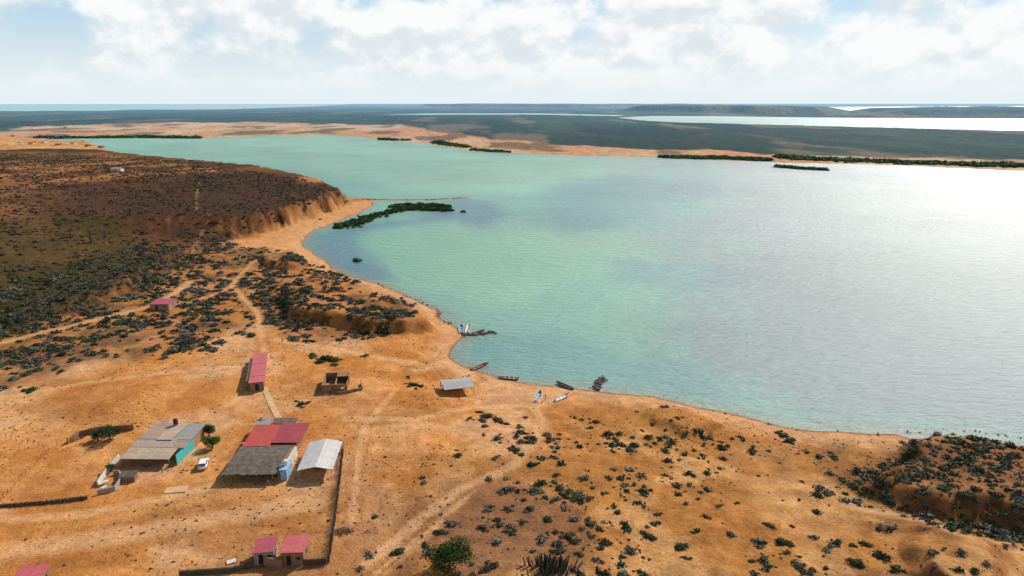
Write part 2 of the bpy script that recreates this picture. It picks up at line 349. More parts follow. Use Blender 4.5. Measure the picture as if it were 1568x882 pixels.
def bushes(name,x,y,z,s,cols,T,mat,hs=1.):
    VV=[];FF=[];CC=[];off=0;k=rng.integers(0,len(T),len(x))
    for i,(v,f,br) in enumerate(T):
        q=np.where(k==i)[0]
        if not len(q):continue
        a=rng.uniform(0,6.28,len(q));ca,sa=np.cos(a)[:,None],np.sin(a)[:,None]
        el=rng.uniform(.75,1.3,len(q))[:,None]
        vx=v[None,:,0]*el;vy=v[None,:,1]/el
        S=s[q][:,None]
        px=(vx*ca-vy*sa)*S+x[q][:,None];py=(vx*sa+vy*ca)*S+y[q][:,None];pz=v[None,:,2]*S*hs*rng.uniform(.75,1.2,len(q))[:,None]+z[q][:,None]
        VV.append(np.stack([px,py,pz],-1).reshape(-1,3))
        FF.append((f[None]+(np.arange(len(q))*len(v))[:,None,None]).reshape(-1,3)+off);off+=len(q)*len(v)
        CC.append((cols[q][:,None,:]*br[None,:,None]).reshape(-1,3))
    return npmesh(name,np.concatenate(VV),np.concatenate(FF),mat,np.concatenate(CC))
m,nt,b=newmat('scrub_foliage');at=nd(nt,'ShaderNodeAttribute',attribute_name='Col');nt.links.new(at.outputs['Color'],b.inputs['Base Color']);b.inputs['Roughness'].default_value=.8;b.inputs['Specular IOR Level'].default_value=.15
VEG=m
PAL=np.array([(.068,.076,.044),(.082,.090,.060),(.054,.068,.030),(.122,.114,.090),(.050,.058,.036),(.135,.124,.104),(.062,.078,.034)])
def pick(n,pal=PAL):
    return pal[rng.integers(0,len(pal),n)]*rng.uniform(.7,1.3,(n,1))
def scat(pts,dens,z=2.,cl=(.45,.55),sc=14,seed=3,base=0.):
    poly=GP(pts,z);a=np.array(poly);x0,y0=a.min(0);x1,y1=a.max(0)
    n=int((x1-x0)*(y1-y0)*dens);x=rng.uniform(x0,x1,n);y=rng.uniform(y0,y1,n)
    p=base+(1-base)*ss(cl[0],cl[1],fbm(x/sc,y/sc,4,seed));r=np.hypot(x,y)
    k=(polysd(x,y,poly)/r+(fbm(x/15,y/15,3,9)-.5)*.08>0)&(rng.random(n)<p)
    x,y=x[k],y[k];d=landdist(x,y);k=d>3.5;x,y=x[k],y[k];return x,y
def sz(n,a,b_):return a+(b_-a)*rng.random(n)**2.2
x,y=scat([(-150,690),(0,610),(80,580),(180,552),(330,545),(395,500),(470,520),(560,520),(655,492),(640,468),(540,430),(490,405),(400,380),(300,368),(180,400),(0,460),(-150,480)],.36,2.,(.39,.52),13,3,.12)
for tr,w in TRACKS[:3]:
    k=lined(x,y,GP(tr,2.5))>w+1;x,y=x[k],y[k]
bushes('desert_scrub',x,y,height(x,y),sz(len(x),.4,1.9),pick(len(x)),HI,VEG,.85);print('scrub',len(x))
x,y=scat([(-300,240),(0,236),(300,246),(535,290),(470,312),(310,352),(200,400),(0,470),(-300,520)],.11,12.,(.32,.56),30,14,.28)
PP=np.array([(.060,.050,.035),(.050,.054,.026),(.075,.062,.045),(.038,.038,.024)])
bushes('plateau_scrub',x,y,height(x,y),sz(len(x),.5,1.8),pick(len(x),PP),LO,VEG,.8);print('plateau',len(x))
xa,ya=scat([(560,900),(560,780),(700,690),(900,630),(1200,680),(1568,690),(1750,740),(1750,960),(560,1000)],.13,2.5,(.48,.62),11,23,.04)
xb,yb=scat([(1350,690),(1400,658),(1568,670),(1750,700),(1750,850),(1568,840),(1440,800),(1290,740)],.5,3.5,(.38,.50),9,24,.08)
xc,yc=scat([(700,730),(860,740),(960,800),(960,900),(720,900)],.12,2.5,(.44,.58),7,26)
xd,yd=scat([(700,640),(860,630),(1010,615),(1100,640),(1100,720),(900,720),(740,690)],.14,2.5,(.47,.58),9,27)
x=np.concatenate([xa,xb,xc,xd]);y=np.concatenate([ya,yb,yc,yd])
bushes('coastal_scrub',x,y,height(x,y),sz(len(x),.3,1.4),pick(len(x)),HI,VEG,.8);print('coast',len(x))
x,y=scat([(-300,900),(-100,640),(200,560),(450,500),(700,520),(1000,620),(1568,690),(1800,780),(1800,1000),(-300,1000)],.30,2.5,(.40,.66),20,33,.05)
bushes('dry_tufts',x,y,height(x,y),sz(len(x),.08,.36),pick(len(x))*1.2,LO,VEG,1.);print('tufts',len(x))
BS=[(745,638,2.6),(765,646,1.8),(738,644,1.6),(795,655,1.4),(800,664,1.3),(790,690,1.6),(815,712,1.5),(798,697,1.3),(840,665,1.),(850,672,1.),(880,640,1.),(912,645,1.1),(905,656,1.1),(1010,672,1.2),(1000,650,1.),(1036,640,1.3),(1055,725,1.3),
(1062,690,.9),(1200,668,2.0),(1208,676,1.8),(1190,663,1.2),(885,760,2.7),(872,754,1.7),(902,764,1.6),(870,822,1.6),(880,830,1.5),(905,803,1.7),(918,810,1.2),(925,832,1.3),(905,822,1.1),(985,757,1.1),(1000,803,1.4),(995,822,1.5),(1006,788,1.),(1044,838,1.9),(1052,856,1.2),(1068,812,1.1),
(1080,792,1.2),(1100,775,.9),(1180,806,1.3),(1196,830,1.6),(1210,834,1.2),(1222,868,1.8),(1236,878,1.6),(1310,862,1.7),(1350,852,1.4),(1372,872,1.5),(1305,835,1.),(1150,860,1.),(610,846,1.5),(602,850,1.),(675,815,1.2),(668,818,1.),(752,776,1.),(700,690,.8),
(745,872,1.6),(760,866,1.2),(945,785,1.),(960,752,.9),(975,770,.9),(462,619,1.9),(458,622,1.3),(472,617,1.2),(500,550,3.2),(490,555,2.4),(515,552,2.6),(560,545,1.6),(385,515,2.6),(378,480,2.2),(635,590,1.8),(645,592,1.4),(628,588,1.2),(625,577,1.2),(720,640,1.),(50,597,2.2),(44,601,1.6),(40,575,2),(20,555,2),
(1400,690,2.),(1388,697,1.6),(1435,668,2.2),(1450,672,1.8),(1345,742,2.),(1365,768,1.9),(1352,757,1.4),(1480,760,1.7),(1562,776,1.6),(1480,700,2.),(1500,690,2.),(1520,745,1.6),(1540,712,2.2),(1420,720,1.5),(590,700,.7),(760,700,.8),(1130,770,.8),(855,845,1.6),(890,850,1.2),(835,762,1.1),(812,780,1.2),(838,795,1.4),(800,800,1.2),(780,815,1.3)]
ux=[];
for u,v,s in BS:
    ux.append((u,v,s))
    for _ in range(3):ux.append((u+random.uniform(-s*7,s*7),v+random.uniform(-s*3,s*3),s*random.uniform(.3,.75)))
bx,by,bz=Pn([(a,b_) for a,b_,_ in ux])
bushes('thorn_bushes',bx,by,bz-.1,np.array([s*.72 for _,_,s in ux]),pick(len(bx),np.array([(.045,.06,.022),(.06,.07,.03),(.04,.052,.022)])),XL,VEG,.85)
MP=np.array([(.040,.085,.018),(.055,.11,.024),(.032,.065,.020),(.07,.11,.028)])
def mangrove(name,pts,wid,n,s0,s1,T,pal=MP,z=0.,hs=1.25,bias=0.):
    P_=GP(pts,z);seg=np.array(P_);ln=np.hypot(*(seg[1:]-seg[:-1]).T);cum=np.concatenate([[0],np.cumsum(ln)])
    t=rng.random(n)*cum[-1];i=np.clip(np.searchsorted(cum,t)-1,0,len(ln)-1);f=(t-cum[i])/ln[i]
    q=seg[i]*(1-f[:,None])+seg[i+1]*f[:,None]
    W=wid*(.5+vn(t/(wid*1.5),t*0+3,5))*np.minimum(1,.3+np.minimum(t,cum[-1]-t)/(wid*2))
    off=rng.normal(size=(n,2))*.45*W[:,None]
    x=q[:,0]+off[:,0];y=q[:,1]+off[:,1]*.9+bias
    s=rng.uniform(s0,s1,n)*(1.15-.25*np.hypot(off[:,0],off[:,1])/W)
    return bushes(name,x,y,np.maximum(height(x,y),0)-.1+s*.15,s,pick(n,pal),T,VEG,hs)
mangrove('mangrove_thicket',[(517,350),(545,341),(575,331),(605,323),(640,321),(692,323)],8,420,1.2,2.4,XL[:2]+HI)
mangrove('mangrove_thicket',[(595,318),(615,316),(655,315),(688,318)],6,90,1.6,2.8,XL)
mangrove('mangrove_shrub',[(545,399),(550,401)],1.2,9,1.,1.7,XL)
mangrove('mangrove_shrub',[(708,325),(711,325)],1.,5,1.,1.8,XL)
FP=np.array([(.055,.13,.055),(.07,.15,.06),(.045,.10,.05)])
mangrove('mangrove_island',[(580,214),(600,215),(607,215.5)],9,70,3,5,LO,FP);mangrove('mangrove_island',[(616,215.5),(627,216)],7,35,3,5,LO,FP)
mangrove('mangrove_island',[(666,219),(690,223),(718,227)],14,240,3,5,LO,FP);mangrove('mangrove_island',[(722,230),(750,232),(780,234)],10,170,2.5,4,LO,FP)
mangrove('mangrove_island',[(1187,255.5),(1225,259),(1266,261)],7,240,2.,3.5,LO,FP)
mangrove('mangrove_shore',[(1010,241),(1060,243),(1110,244),(1180,247)],11,500,3,5,LO,FP)
mangrove('mangrove_shore',[(1190,244),(1250,247),(1320,249),(1400,252),(1568,258),(1700,266)],16,1100,3,5.2,LO,FP)
mangrove('mangrove_shore',[(50,213),(130,212),(210,211.5),(300,212.5)],22,500,4,6,LO,FP*.8,bias=20)
# ---------------------------------------------------------------- builder
class MB:
    def __init__(s):s.v=[];s.f=[]
    def box(s,c,sz,rz=0.,top=1.):
        n=len(s.v);ca,sa=math.cos(rz),math.sin(rz)
        for k in (-.5,.5):
            q=top if k>0 else 1
            for i,j in ((-.5,-.5),(.5,-.5),(.5,.5),(-.5,.5)):
                a,b_=i*sz[0]*q,j*sz[1]*q
                s.v.append((c[0]+a*ca-b_*sa,c[1]+a*sa+b_*ca,c[2]+k*sz[2]))
        s.f+=[(n+3,n+2,n+1,n),(n+4,n+5,n+6,n+7),(n,n+1,n+5,n+4),(n+1,n+2,n+6,n+5),(n+2,n+3,n+7,n+6),(n+3,n,n+4,n+7)];return s
    def b2(s,x0,x1,y0,y1,z0,z1):return s.box(((x0+x1)/2,(y0+y1)/2,(z0+z1)/2),(x1-x0,y1-y0,z1-z0))
    def slab(s,p,t=.07):
        n=len(s.v);s.v+=[tuple(q) for q in p]+[(q[0],q[1],q[2]-t) for q in p]
        s.f+=[(n,n+1,n+2,n+3),(n+7,n+6,n+5,n+4)]+[(n+i,n+4+i,n+4+(i+1)%4,n+(i+1)%4) for i in range(4)];return s
    def tube(s,p0,p1,r0,r1,k=8):
        p0=Vector(p0);p1=Vector(p1);d=(p1-p0).normalized();a=d.orthogonal().normalized();b_=d.cross(a);n=len(s.v)
        for p,r_ in ((p0,r0),(p1,r1)):
            for i in range(k):
                t=2*math.pi*i/k;s.v.append(tuple(p+a*math.cos(t)*r_+b_*math.sin(t)*r_))
        s.f+=[(n+i,n+(i+1)%k,n+k+(i+1)%k,n+k+i) for i in range(k)]+[tuple(n+k-1-i for i in range(k)),tuple(n+k+i for i in range(k))];return s
    def obj(s,name,mat,parent=None,bev=0):
        me=bpy.data.meshes.new(name);me.from_pydata(s.v,[],s.f);me.materials.append(mat);me.update()
        o=bpy.data.objects.new(name,me);link(o)
        if parent:o.parent=parent
        if bev:
            q=o.modifiers.new('b','BEVEL');q.width=bev;q.segments=2
        return o
def empty(name,loc,rz=0.):
    e=bpy.data.objects.new(name,None);e.location=loc;e.rotation_euler=(0,0,rz);e.empty_display_size=.5;return link(e)
def frame(name,fl,fr,bl,zr):
    g=P((fl[0]+fr[0])/2,(fl[1]+fr[1])/2).z
    a=Vector(G(*fl,g+zr));b_=Vector(G(*fr,g+zr));c_=Vector(G(*bl,g+zr))
    dx=(b_-a);w=dx.length;dx.normalize();n=Vector((-dx.y,dx.x));d=(c_-a).dot(n)
    cx=a+dx*w/2+n*d/2;g=float(height(cx.x,cx.y)[0])
    return empty(name,(a.x,a.y,g),math.atan2(dx.y,dx.x)),w,d
def frame2(name,fl,bl,w,zr):
    g=P(*fl).z;a=Vector(G(*fl,g+zr));c_=Vector(G(*bl,g+zr));n=c_-a;d=n.length;n.normalize();dx=Vector((n.y,-n.x))
    return empty(name,(a.x,a.y,g),math.atan2(dx.y,dx.x)),w,d
DK=simple('dark_opening',(.012,.011,.010),(.02,.018,.015),2)
MUD=simple('mud_wall',(.30,.17,.09),(.20,.11,.06),1.2,.9,.5)
ADO=simple('adobe_wall',(.36,.22,.12),(.24,.14,.08),1.,.9,.5)
TEAL=simple('teal_paint',(.05,.42,.38),(.07,.34,.33),1.,.6)
WHT=simple('white_wall',(.62,.60,.56),(.45,.42,.38),1.,.7)
CONC=simple('concrete',(.34,.30,.26),(.24,.21,.18),1.2,.85)
BLU=simple('blue_paint',(.12,.30,.52),(.35,.48,.58),1.6,.6)
WOOD=simple('wood_post',(.16,.10,.06),(.09,.055,.035),2.,.85)
DKW=simple('brush_wood',(.055,.038,.026),(.10,.07,.045),2.,.9)
BLK=simple('black_plastic',(.015,.015,.017),(.03,.03,.03),2.,.4)
R_A1=corr('roof_rusty_pink',(.46,.29,.22),(.36,.25,.19),(.26,.14,.09))
R_A2=corr('roof_grey_rust',(.40,.31,.26),(.46,.35,.27),(.27,.14,.09))
R_A3=corr('roof_tan',(.56,.42,.29),(.44,.32,.23),(.30,.18,.11))
R_GR=corr('roof_grey_green',(.28,.29,.25),(.34,.31,.26),(.18,.16,.12))
R_RED=corr('roof_red',(.58,.07,.045),(.48,.06,.04),(.34,.055,.04))
R_CRI=corr('roof_crimson',(.34,.03,.04),(.42,.045,.06),(.22,.03,.035))
R_PNK=corr('roof_pink',(.58,.11,.11),(.50,.09,.09),(.62,.20,.19),'Y')
R_MAG=corr('roof_magenta',(.40,.06,.085),(.46,.085,.11),(.30,.055,.065))
R_WH=corr('roof_white_zinc',(.62,.60,.57),(.52,.49,.45),(.42,.37,.32),'Y')
R_PAL=corr('roof_weathered_zinc',(.34,.33,.34),(.42,.38,.35),(.24,.19,.17))
R_DK=simple('thatch_dark',(.085,.068,.055),(.16,.125,.10),1.,.95,1.)
def roof(par,name,mat,x0,x1,y0,y1,zf,zb,th=.08):
    return MB().slab([(x0,y0,zf),(x1,y0,zf),(x1,y1,zb),(x0,y1,zb)],th).obj(name,mat,par)
def posts(par,pts,h,r=.09,mat=None,z0=-.6):
    m_=MB()
    for a,b_ in pts:m_.tube((a,b_,z0),(a+random.uniform(-.04,.04),b_,h),r,r*.9,7)
    m_.obj('posts',mat or WOOD,par)
# house A
e,w,d=frame('corrugated_roof_house',(184,698),(266,699),(212,650),2.9)
y1=d*.30;y2=d*.50
MB().b2(.4,w-.3,y1,d-.4,-.6,2.6).obj('walls',ADO,e)
MB().b2(w-.297,w-.15,d*.08,d*.62,-.6,2.5).b2(w-1.6,w-.3,y1-.12,y1-.003,-.6,2.5).obj('teal_wall',TEAL,e)
roof(e,'roof_left',R_A1,-.1,w*.36,y2,d+.2,3.15,3.5);roof(e,'roof_middle',R_A3,w*.36+.02,w*.66,y2-.5,d,3.22,3.42);roof(e,'roof_right',R_GR,w*.66+.03,w+.35,y2,d+.1,3.05,3.35)
roof(e,'roof_centre_strip',R_A2,-.2,w*.75,y1-.2,y2+.1,2.75,3.06);roof(e,'roof_centre_right',R_A1,w*.75+.02,w+.2,y1-.3,y2+.05,2.72,3.0)
roof(e,'porch_roof',R_A3,-.3,w*.9,.0,y1-.15,2.15,2.7)
posts(e,[(x_,.25) for x_ in np.linspace(.2,w*.88,6)],2.15)
m_=MB()
for x_ in (2,5,9):m_.box((x_,y1-.02,1.05),(1.0,.07,2.0))
for x_ in (3.5,7.2):m_.box((x_,y1-.02,1.4),(.9,.07,.8))
m_.obj('doors_and_windows',DK,e)
MB().tube((w*.45,d-1,3.3),(w*.45,d-1,3.7),.6,.6,14).obj('tank_stand',CONC,e)
MB().tube((w*.45,d-1,3.7),(w*.45,d-1,4.9),.55,.6,16).tube((w*.45,d-1,4.9),(w*.45,d-1,5.15),.58,.2,16).obj('water_tank',BLK,e)
def wall(name,pts,h,th,mat,z=0):
    q=[P(*p) for p in pts];m_=MB()
    o=q[0]
    for a,b_ in zip(q[:-1],q[1:]):
        n=max(1,int((b_-a).length/3));
        for i in range(n):
            s_=a.lerp(b_,i/n);t_=a.lerp(b_,(i+1)/n);c_=(s_+t_)/2-o
            zg=float(height((s_.x+t_.x)/2,(s_.y+t_.y)/2)[0])-o.z
            m_.box((c_.x,c_.y,zg+h/2-.25+random.uniform(-.05,.05)),((t_-s_).length+.01*(i%2)-.004,th+.006*(i%2),h+.5),math.atan2(t_.y-s_.y,t_.x-s_.x))
    ob=m_.obj(name,mat);ob.location=o;return ob
wall('yard_wall',[(183,703),(166,722),(150,745)],1.2,.25,WHT)
wall('yard_wall',[(174,727),(184,727),(186,738),(176,752),(150,757)],1.1,.22,CONC)
wall('mud_wall',[(104,680),(122,668),(150,662),(205,658)],1.5,.3,MUD)
wall('mud_wall',[(0,776),(60,772),(135,764)],.7,.3,MUD)
wall('mud_wall',[(275,882),(350,877),(388,868)],1.0,.35,DKW)
wall('mud_wall',[(466,866),(500,862)],1.2,.3,DKW)
def place_box(name,u,v,sz_,mat,rz=0.,bev=.05):
    p=P(u,v);o=MB().box((0,0,sz_[2]/2),sz_).obj(name,mat,None,bev);o.location=p;o.rotation_euler=(0,0,rz);return o
e=empty('outdoor_kitchen',P(198,735),.1)
MB().b2(-1.6,1.6,-1,-.85,-.3,1.3).b2(-1.6,-1.45,-.85,1,-.3,1.3).b2(1.45,1.6,-.85,1,-.3,1.3).obj('walls',MUD,e);MB().slab([(-1.8,-1.1,1.35),(1.8,-1.1,1.35),(1.8,1.1,1.7),(-1.8,1.1,1.7)],.08).obj('roof',R_DK,e)
for u,v in ((155,744),(163,741),(160,750)):
    e=empty('plastic_table',P(u,v),random.random());MB().box((0,0,.72),(1.1,.9,.06)).obj('top',WHT,e);posts(e,[(-.45,-.35),(.45,-.35),(.45,.35),(-.45,.35)],.69,.035,WHT,0)
# house B
e,w,d=frame('red_roof_house',(340,723),(430,722),(366,644),2.7)
MB().b2(.4,w*.95,d*.50,d*.86,-.6,2.4).b2(w*.80,w*.95,d*.05,d*.5,-.6,2.3).obj('walls',MUD,e)
def thatch(par,x0,x1,y0,y1,z0,zr,z1,nm='thatch_roof'):
    nx,ny=26,18;V=[];Fa=[]
    for j in range(ny+1):
        for i in range(nx+1):
            t_=j/ny;zz=z0+(zr-z0)*min(1,t_/.6) if t_<.6 else zr+(z1-zr)*(t_-.6)/.4
            V.append((x0+(x1-x0)*i/nx+random.uniform(-.12,.12),y0+(y1-y0)*t_+(random.uniform(-.2,.2)),zz+random.uniform(-.06,.06)))
    for j in range(ny):
        for i in range(nx):
            a=j*(nx+1)+i;Fa.append((a,a+1,a+nx+2,a+nx+1))
    m_=MB();m_.v=V;m_.f=Fa;o=m_.obj(nm,R_DK,par);q=o.modifiers.new('s','SOLIDIFY');q.thickness=.18
thatch(e,-.2,w*.9,0,d*.47,2.3,2.9,2.75)
roof(e,'red_roof',R_RED,w*.0,w*.5,d*.48,d*.86,2.7,3.5);roof(e,'crimson_roof',R_CRI,w*.5+.03,w*1.04,d*.53,d*.90,2.9,3.4)
roof(e,'grey_roof',R_GR,-.8,w*.22,d*.88,d*1.04,2.9,3.05);roof(e,'dark_back_roof',R_DK,w*.26,w*.72,d*.93,d*1.06,2.8,2.9)
MB().b2(-.5,w*.2,d*.89,d*1.02,-.6,2.8).b2(w*.3,w*.68,d*.94,d*1.05,-.6,2.7).obj('back_rooms',CONC,e)
posts(e,[(x_,.3) for x_ in np.linspace(.1,w*.86,7)]+[(.1,d*.2),(.1,d*.4),(w*.4,d*.25)],2.3,.1)
MB().b2(w*.93,w*1.06,d*.05,d*.22,-.6,2.6).obj('blue_tank_tower',BLU,e)
MB().tube((w*.995,d*.135,2.6),(w*.995,d*.135,3.7),.55,.6,16).tube((w*.995,d*.135,3.7),(w*.995,d*.135,3.95),.58,.2,16).obj('white_water_tank',WHT,e)
MB().b2(w*.953,w*.99,d*.22,d*.5,-.6,2.3).obj('white_side_wall',WHT,e)
m_=MB();m_.box((w*.2,d*.5-.03,1.),(1.,.05,2.)).box((w*.5,d*.5-.03,1.),(1.,.05,2.)).box((w*.68,d*.5-.03,1.3),(1.,.05,.9)).box((w*.87,d*.05-.03,1.3),(.9,.05,.9));m_.obj('doors_and_windows',DK,e)
e,w,d=frame('white_roof_shelter',(454,719),(509,717),(468,676),2.8)
rx=w*.52
MB().slab([(0,0,2.6),(rx-.01,-.15,3.5),(rx-.01,d,3.5),(0,d,2.6)],.07).obj('roof_left',R_WH,e);MB().slab([(rx+.01,-.15,3.5),(w,0,2.6),(w,d,2.6),(rx+.01,d,3.5)],.07).obj('roof_right',R_WH,e)
posts(e,[(.4,.4),(.4,d/2),(.4,d-.4),(w-.4,.4),(w-.4,d/2),(w-.4,d-.4)],2.6,.1,BLU);MB().b2(.4,w-.4,.35,.45,2.5,2.6).b2(.4,w-.4,d-.45,d-.35,2.5,2.6).obj('beams',WOOD,e)
MB().b2(w*.4,w*.6,d*.3,d*.7,.68,.75).b2(w*.43,w*.46,d*.32,d*.35,-.2,.68).b2(w*.54,w*.57,d*.65,d*.68,-.2,.68).obj('table',WOOD,e)
# long pink roof hut
e,w,d=frame2('pink_roof_hut',(380,587),(388,541),4.4,2.6)
MB().b2(.3,w-.3,.4,d-.3,-.5,2.3).obj('walls',MUD,e)
for i in range(5):
    a=d*i/5;roof(e,'roof_panel_%d'%i,R_PNK,0,w,a+.02,a+d/5-.25,2.62+.04*(i%2),2.66+.04*(i%2))
m_=MB()
for i in range(4):m_.box((.27,d*(i+.5)/4,1.0),(.05,1.,1.9))
m_.box((w/2,.37,1.0),(.9,.05,1.9)).obj('doors',DK,e)
posts(e,[(-.7,d*t_) for t_ in (.05,.35,.65,.95)],2.3);roof(e,'porch_roof',R_DK,-.9,-.02,d*.1,d*.85,2.35,2.35)
def hut(name,fl,fr,bl,mat,wm,zr=2.4,sl=.3):
    e,w,d=frame(name,fl,fr,bl,zr)
    MB().b2(.2,w-.2,.25,d-.25,-.6,zr-.12).obj('walls',wm,e);roof(e,'roof',mat,0,w,0,d,zr,zr+sl)
    MB().box((w*.35,.23,1.),(.8,.05,1.9)).box((w*.75,.23,1.4),(.6,.05,.6)).box((w-.18,d/2,1.4),(.05,.7,.6)).obj('door_and_windows',DK,e);return e,w,d
hut('pink_roof_outhouse',(386,848),(420,845),(392,827),R_MAG,CONC,2.5)
hut('pink_roof_outhouse',(427,847),(465,846),(431,822),R_PNK,MUD,2.8)
hut('pink_roof_outhouse',(18,886),(62,884),(28,868),R_PNK,MUD,2.5)
hut('small_pink_hut',(228,466),(258,466),(232,458),R_MAG,ADO,2.5)
wall('mud_wall',[(405,866),(432,870),(432,862)],1.8,.3,MUD)
# ruin
e,w,d=frame('roofless_brick_house',(492,590),(531,588),(500,571),2.4)
h_=2.5;m_=MB();g=.25
m_.b2(0,w*.3,0,g,-.5,h_).b2(w*.48,w*.75,0,g,-.5,h_).b2(w*.9,w,0,g,-.5,h_*.95).b2(w*.3,w*.48,0,g,2.0,h_).b2(w*.75,w*.9,0,g,-.5,.9).b2(w*.75,w*.9,0,g,2.,h_)
m_.b2(0,g,g,d-g,-.5,h_*.97).b2(w-g,w,g,d*.4,-.5,h_*.9).b2(w-g,w,d*.6,d-g,-.5,h_).b2(0,w,d-g,d,-.5,h_*1.02).b2(w*.5,w*.5+g,g,d-g,-.5,h_*.9)
m_.b2(-.1,w+.1,-g*.4,-.003,h_-.3,h_-.05).obj('walls',MUD,e)
roof(e,'part_roof',MUD,w*.52,w*.95,d*.62,d+.1,2.62,2.75)
wall('mud_wall',[(505,600),(520,604),(555,597),(553,588)],.9,.25,MUD)
# beach pavilion
e,w,d=frame('beach_palapa',(680,597),(727,592),(672,582),2.5)
MB().slab([(0,0,2.4),(w,0,2.35),(w,d/2-.01,2.85),(0,d/2-.01,2.9)],.1).obj('roof_front',R_PAL,e);MB().slab([(0,d/2+.01,2.9),(w,d/2+.01,2.85),(w,d,2.35),(0,d,2.4)],.1).obj('roof_back',R_PAL,e)
posts(e,[(w*a+.15,d*b_+.1) for a in (0,.32,.64,.96) for b_ in (0,.48,.95)],2.35,.09)
MB().b2(.3,w*.6,d*.6,d*.62,-.3,1.1).obj('half_wall',WOOD,e)
# distant houses
DH=[(30,219),(48,221),(66,219),(90,222),(112,221),(135,224),(155,226),(243,243),(237,246),(320,248),(100,196),(45,193),(640,187),(652,190),(70,237),(180,262),(20,209),(590,180),(610,183),(660,181),(560,184)]
for i,(u,v) in enumerate(DH):
    p=P(u,v);e=empty('distant_house',p,random.uniform(-.5,.5));w=random.uniform(7,12);d=random.uniform(5,7)
    MB().b2(-w/2,w/2,-d/2,d/2,-1,2.6).obj('walls',random.choice([ADO,WHT,MUD]),e)
    MB().slab([(-w/2-.3,-d/2-.3,2.6),(w/2+.3,-d/2-.3,2.6),(w/2+.3,0,3.9),(-w/2-.3,0,3.9)],.1).slab([(-w/2-.3,.02,3.9),(w/2+.3,.02,3.9),(w/2+.3,d/2+.3,2.6),(-w/2-.3,d/2+.3,2.6)],.1).obj('roof',random.choice([R_A3,R_MAG,R_PAL,R_WH]),e)
    MB().box((0,-d/2-.02,1.),(1,.06,2)).obj('door',DK,e)
def brush(name,pts,h,step=.16,mat=DKW,sparse=False):
    q=[P(*p) for p in pts];o=q[0];m_=MB()
    for a,b_ in zip(q[:-1],q[1:]):
        n=int((b_-a).length/step)
        xs=[a.lerp(b_,i/n) for i in range(n)];zz=height(np.array([t.x for t in xs]),np.array([t.y for t in xs]))
        for i,t in enumerate(xs):
            hh=h*random.uniform(.6,1.15);dx=random.uniform(-.2,.2)*(0 if sparse else 1);c_=t-o
            m_.tube((c_.x+dx,c_.y+dx*.5,zz[i]-o.z-.2),(c_.x+dx+random.uniform(-.15,.15),c_.y+random.uniform(-.15,.15),zz[i]-o.z+hh),.06,.04,4)
    ob=m_.obj(name,mat);ob.location=o
brush('brush_fence',[(503,864),(512,800),(519,745),(525,690)],1.5,.13)
brush('brush_fence',[(104,680),(150,660),(208,656)],1.7,.3)
brush('brush_fence',[(0,777),(60,773),(135,765)],1.,.2)
brush('brush_fence',[(275,882),(350,877),(388,868)],1.2,.16);brush('brush_fence',[(466,866),(503,862)],1.3,.14)
brush('post_fence',[(0,768),(40,725),(75,690),(100,676)],1.2,1.6,WOOD,True)
brush('post_fence',[(0,668),(60,684),(75,690)],1.1,2.,WOOD,True)
def strip(name,pts,w,mat,dz=.03):
    q=[G(u,v,3) for u,v in pts];dense=[]
    for a,b_ in zip(q[:-1],q[1:]):
        n=20
        for i in range(n):dense.append((a[0]+(b_[0]-a[0])*i/n,a[1]+(b_[1]-a[1])*i/n))
    dense.append(q[-1]);V=[]
    for i,(a,b_) in enumerate(dense):
        p=dense[max(0,i-1)];n_=dense[min(len(dense)-1,i+1)];t=Vector((n_[0]-p[0],n_[1]-p[1])).normalized();nn=Vector((-t.y,t.x))
        for s_ in (-.5,.5):
            X_,Y_=a+nn.x*w*s_,b_+nn.y*w*s_;V.append((X_,Y_))
    xs=np.array([v[0] for v in V]);ys=np.array([v[1] for v in V]);zs=height(xs,ys)
    k=len(V)//2;zz=np.maximum(zs[0::2],zs[1::2]);m_=MB()
    for i in range(k-1):
        a=[(xs[2*i+1],ys[2*i+1],zz[i]+.12),(xs[2*i],ys[2*i],zz[i]+.12),(xs[2*i+2],ys[2*i+2],zz[i+1]+.12),(xs[2*i+3],ys[2*i+3],zz[i+1]+.12)]
        n=len(m_.v);m_.v+=a+[(p[0],p[1],p[2]-.5) for p in a]
        m_.f+=[(n,n+1,n+2,n+3),(n,n+3,n+7,n+4),(n+1,n+5,n+6,n+2)]
    return m_.obj(name,mat)
PATH=simple('path_concrete',(.60,.38,.20),(.50,.29,.14),.8,.9)
strip('footpath',[(404,588),(415,615),(430,645),(449,682)],1.6,PATH)
place_box('concrete_slab',270,750,(4.5,2.4,.12),PATH,.15,.02)
place_box('white_tarp',354,861,(1.6,1.2,.25),WHT,.5,.1)
e=empty('firewood_pile',P(526,814),.3);m_=MB()
for i in range(90):
    a=random.uniform(0,6.28);l=random.uniform(.5,1.);cx,cy=random.gauss(0,.9),random.gauss(0,.6);z_=max(.05,.8-abs(cx)*.4-abs(cy)*.5)*random.random()
    m_.tube((cx-math.cos(a)*l,cy-math.sin(a)*l,z_),(cx+math.cos(a)*l,cy+math.sin(a)*l,z_+random.uniform(-.1,.2)),.05,.04,5)
m_.obj('branches',simple('firewood',(.30,.16,.07),(.2,.1,.05),2.),e)
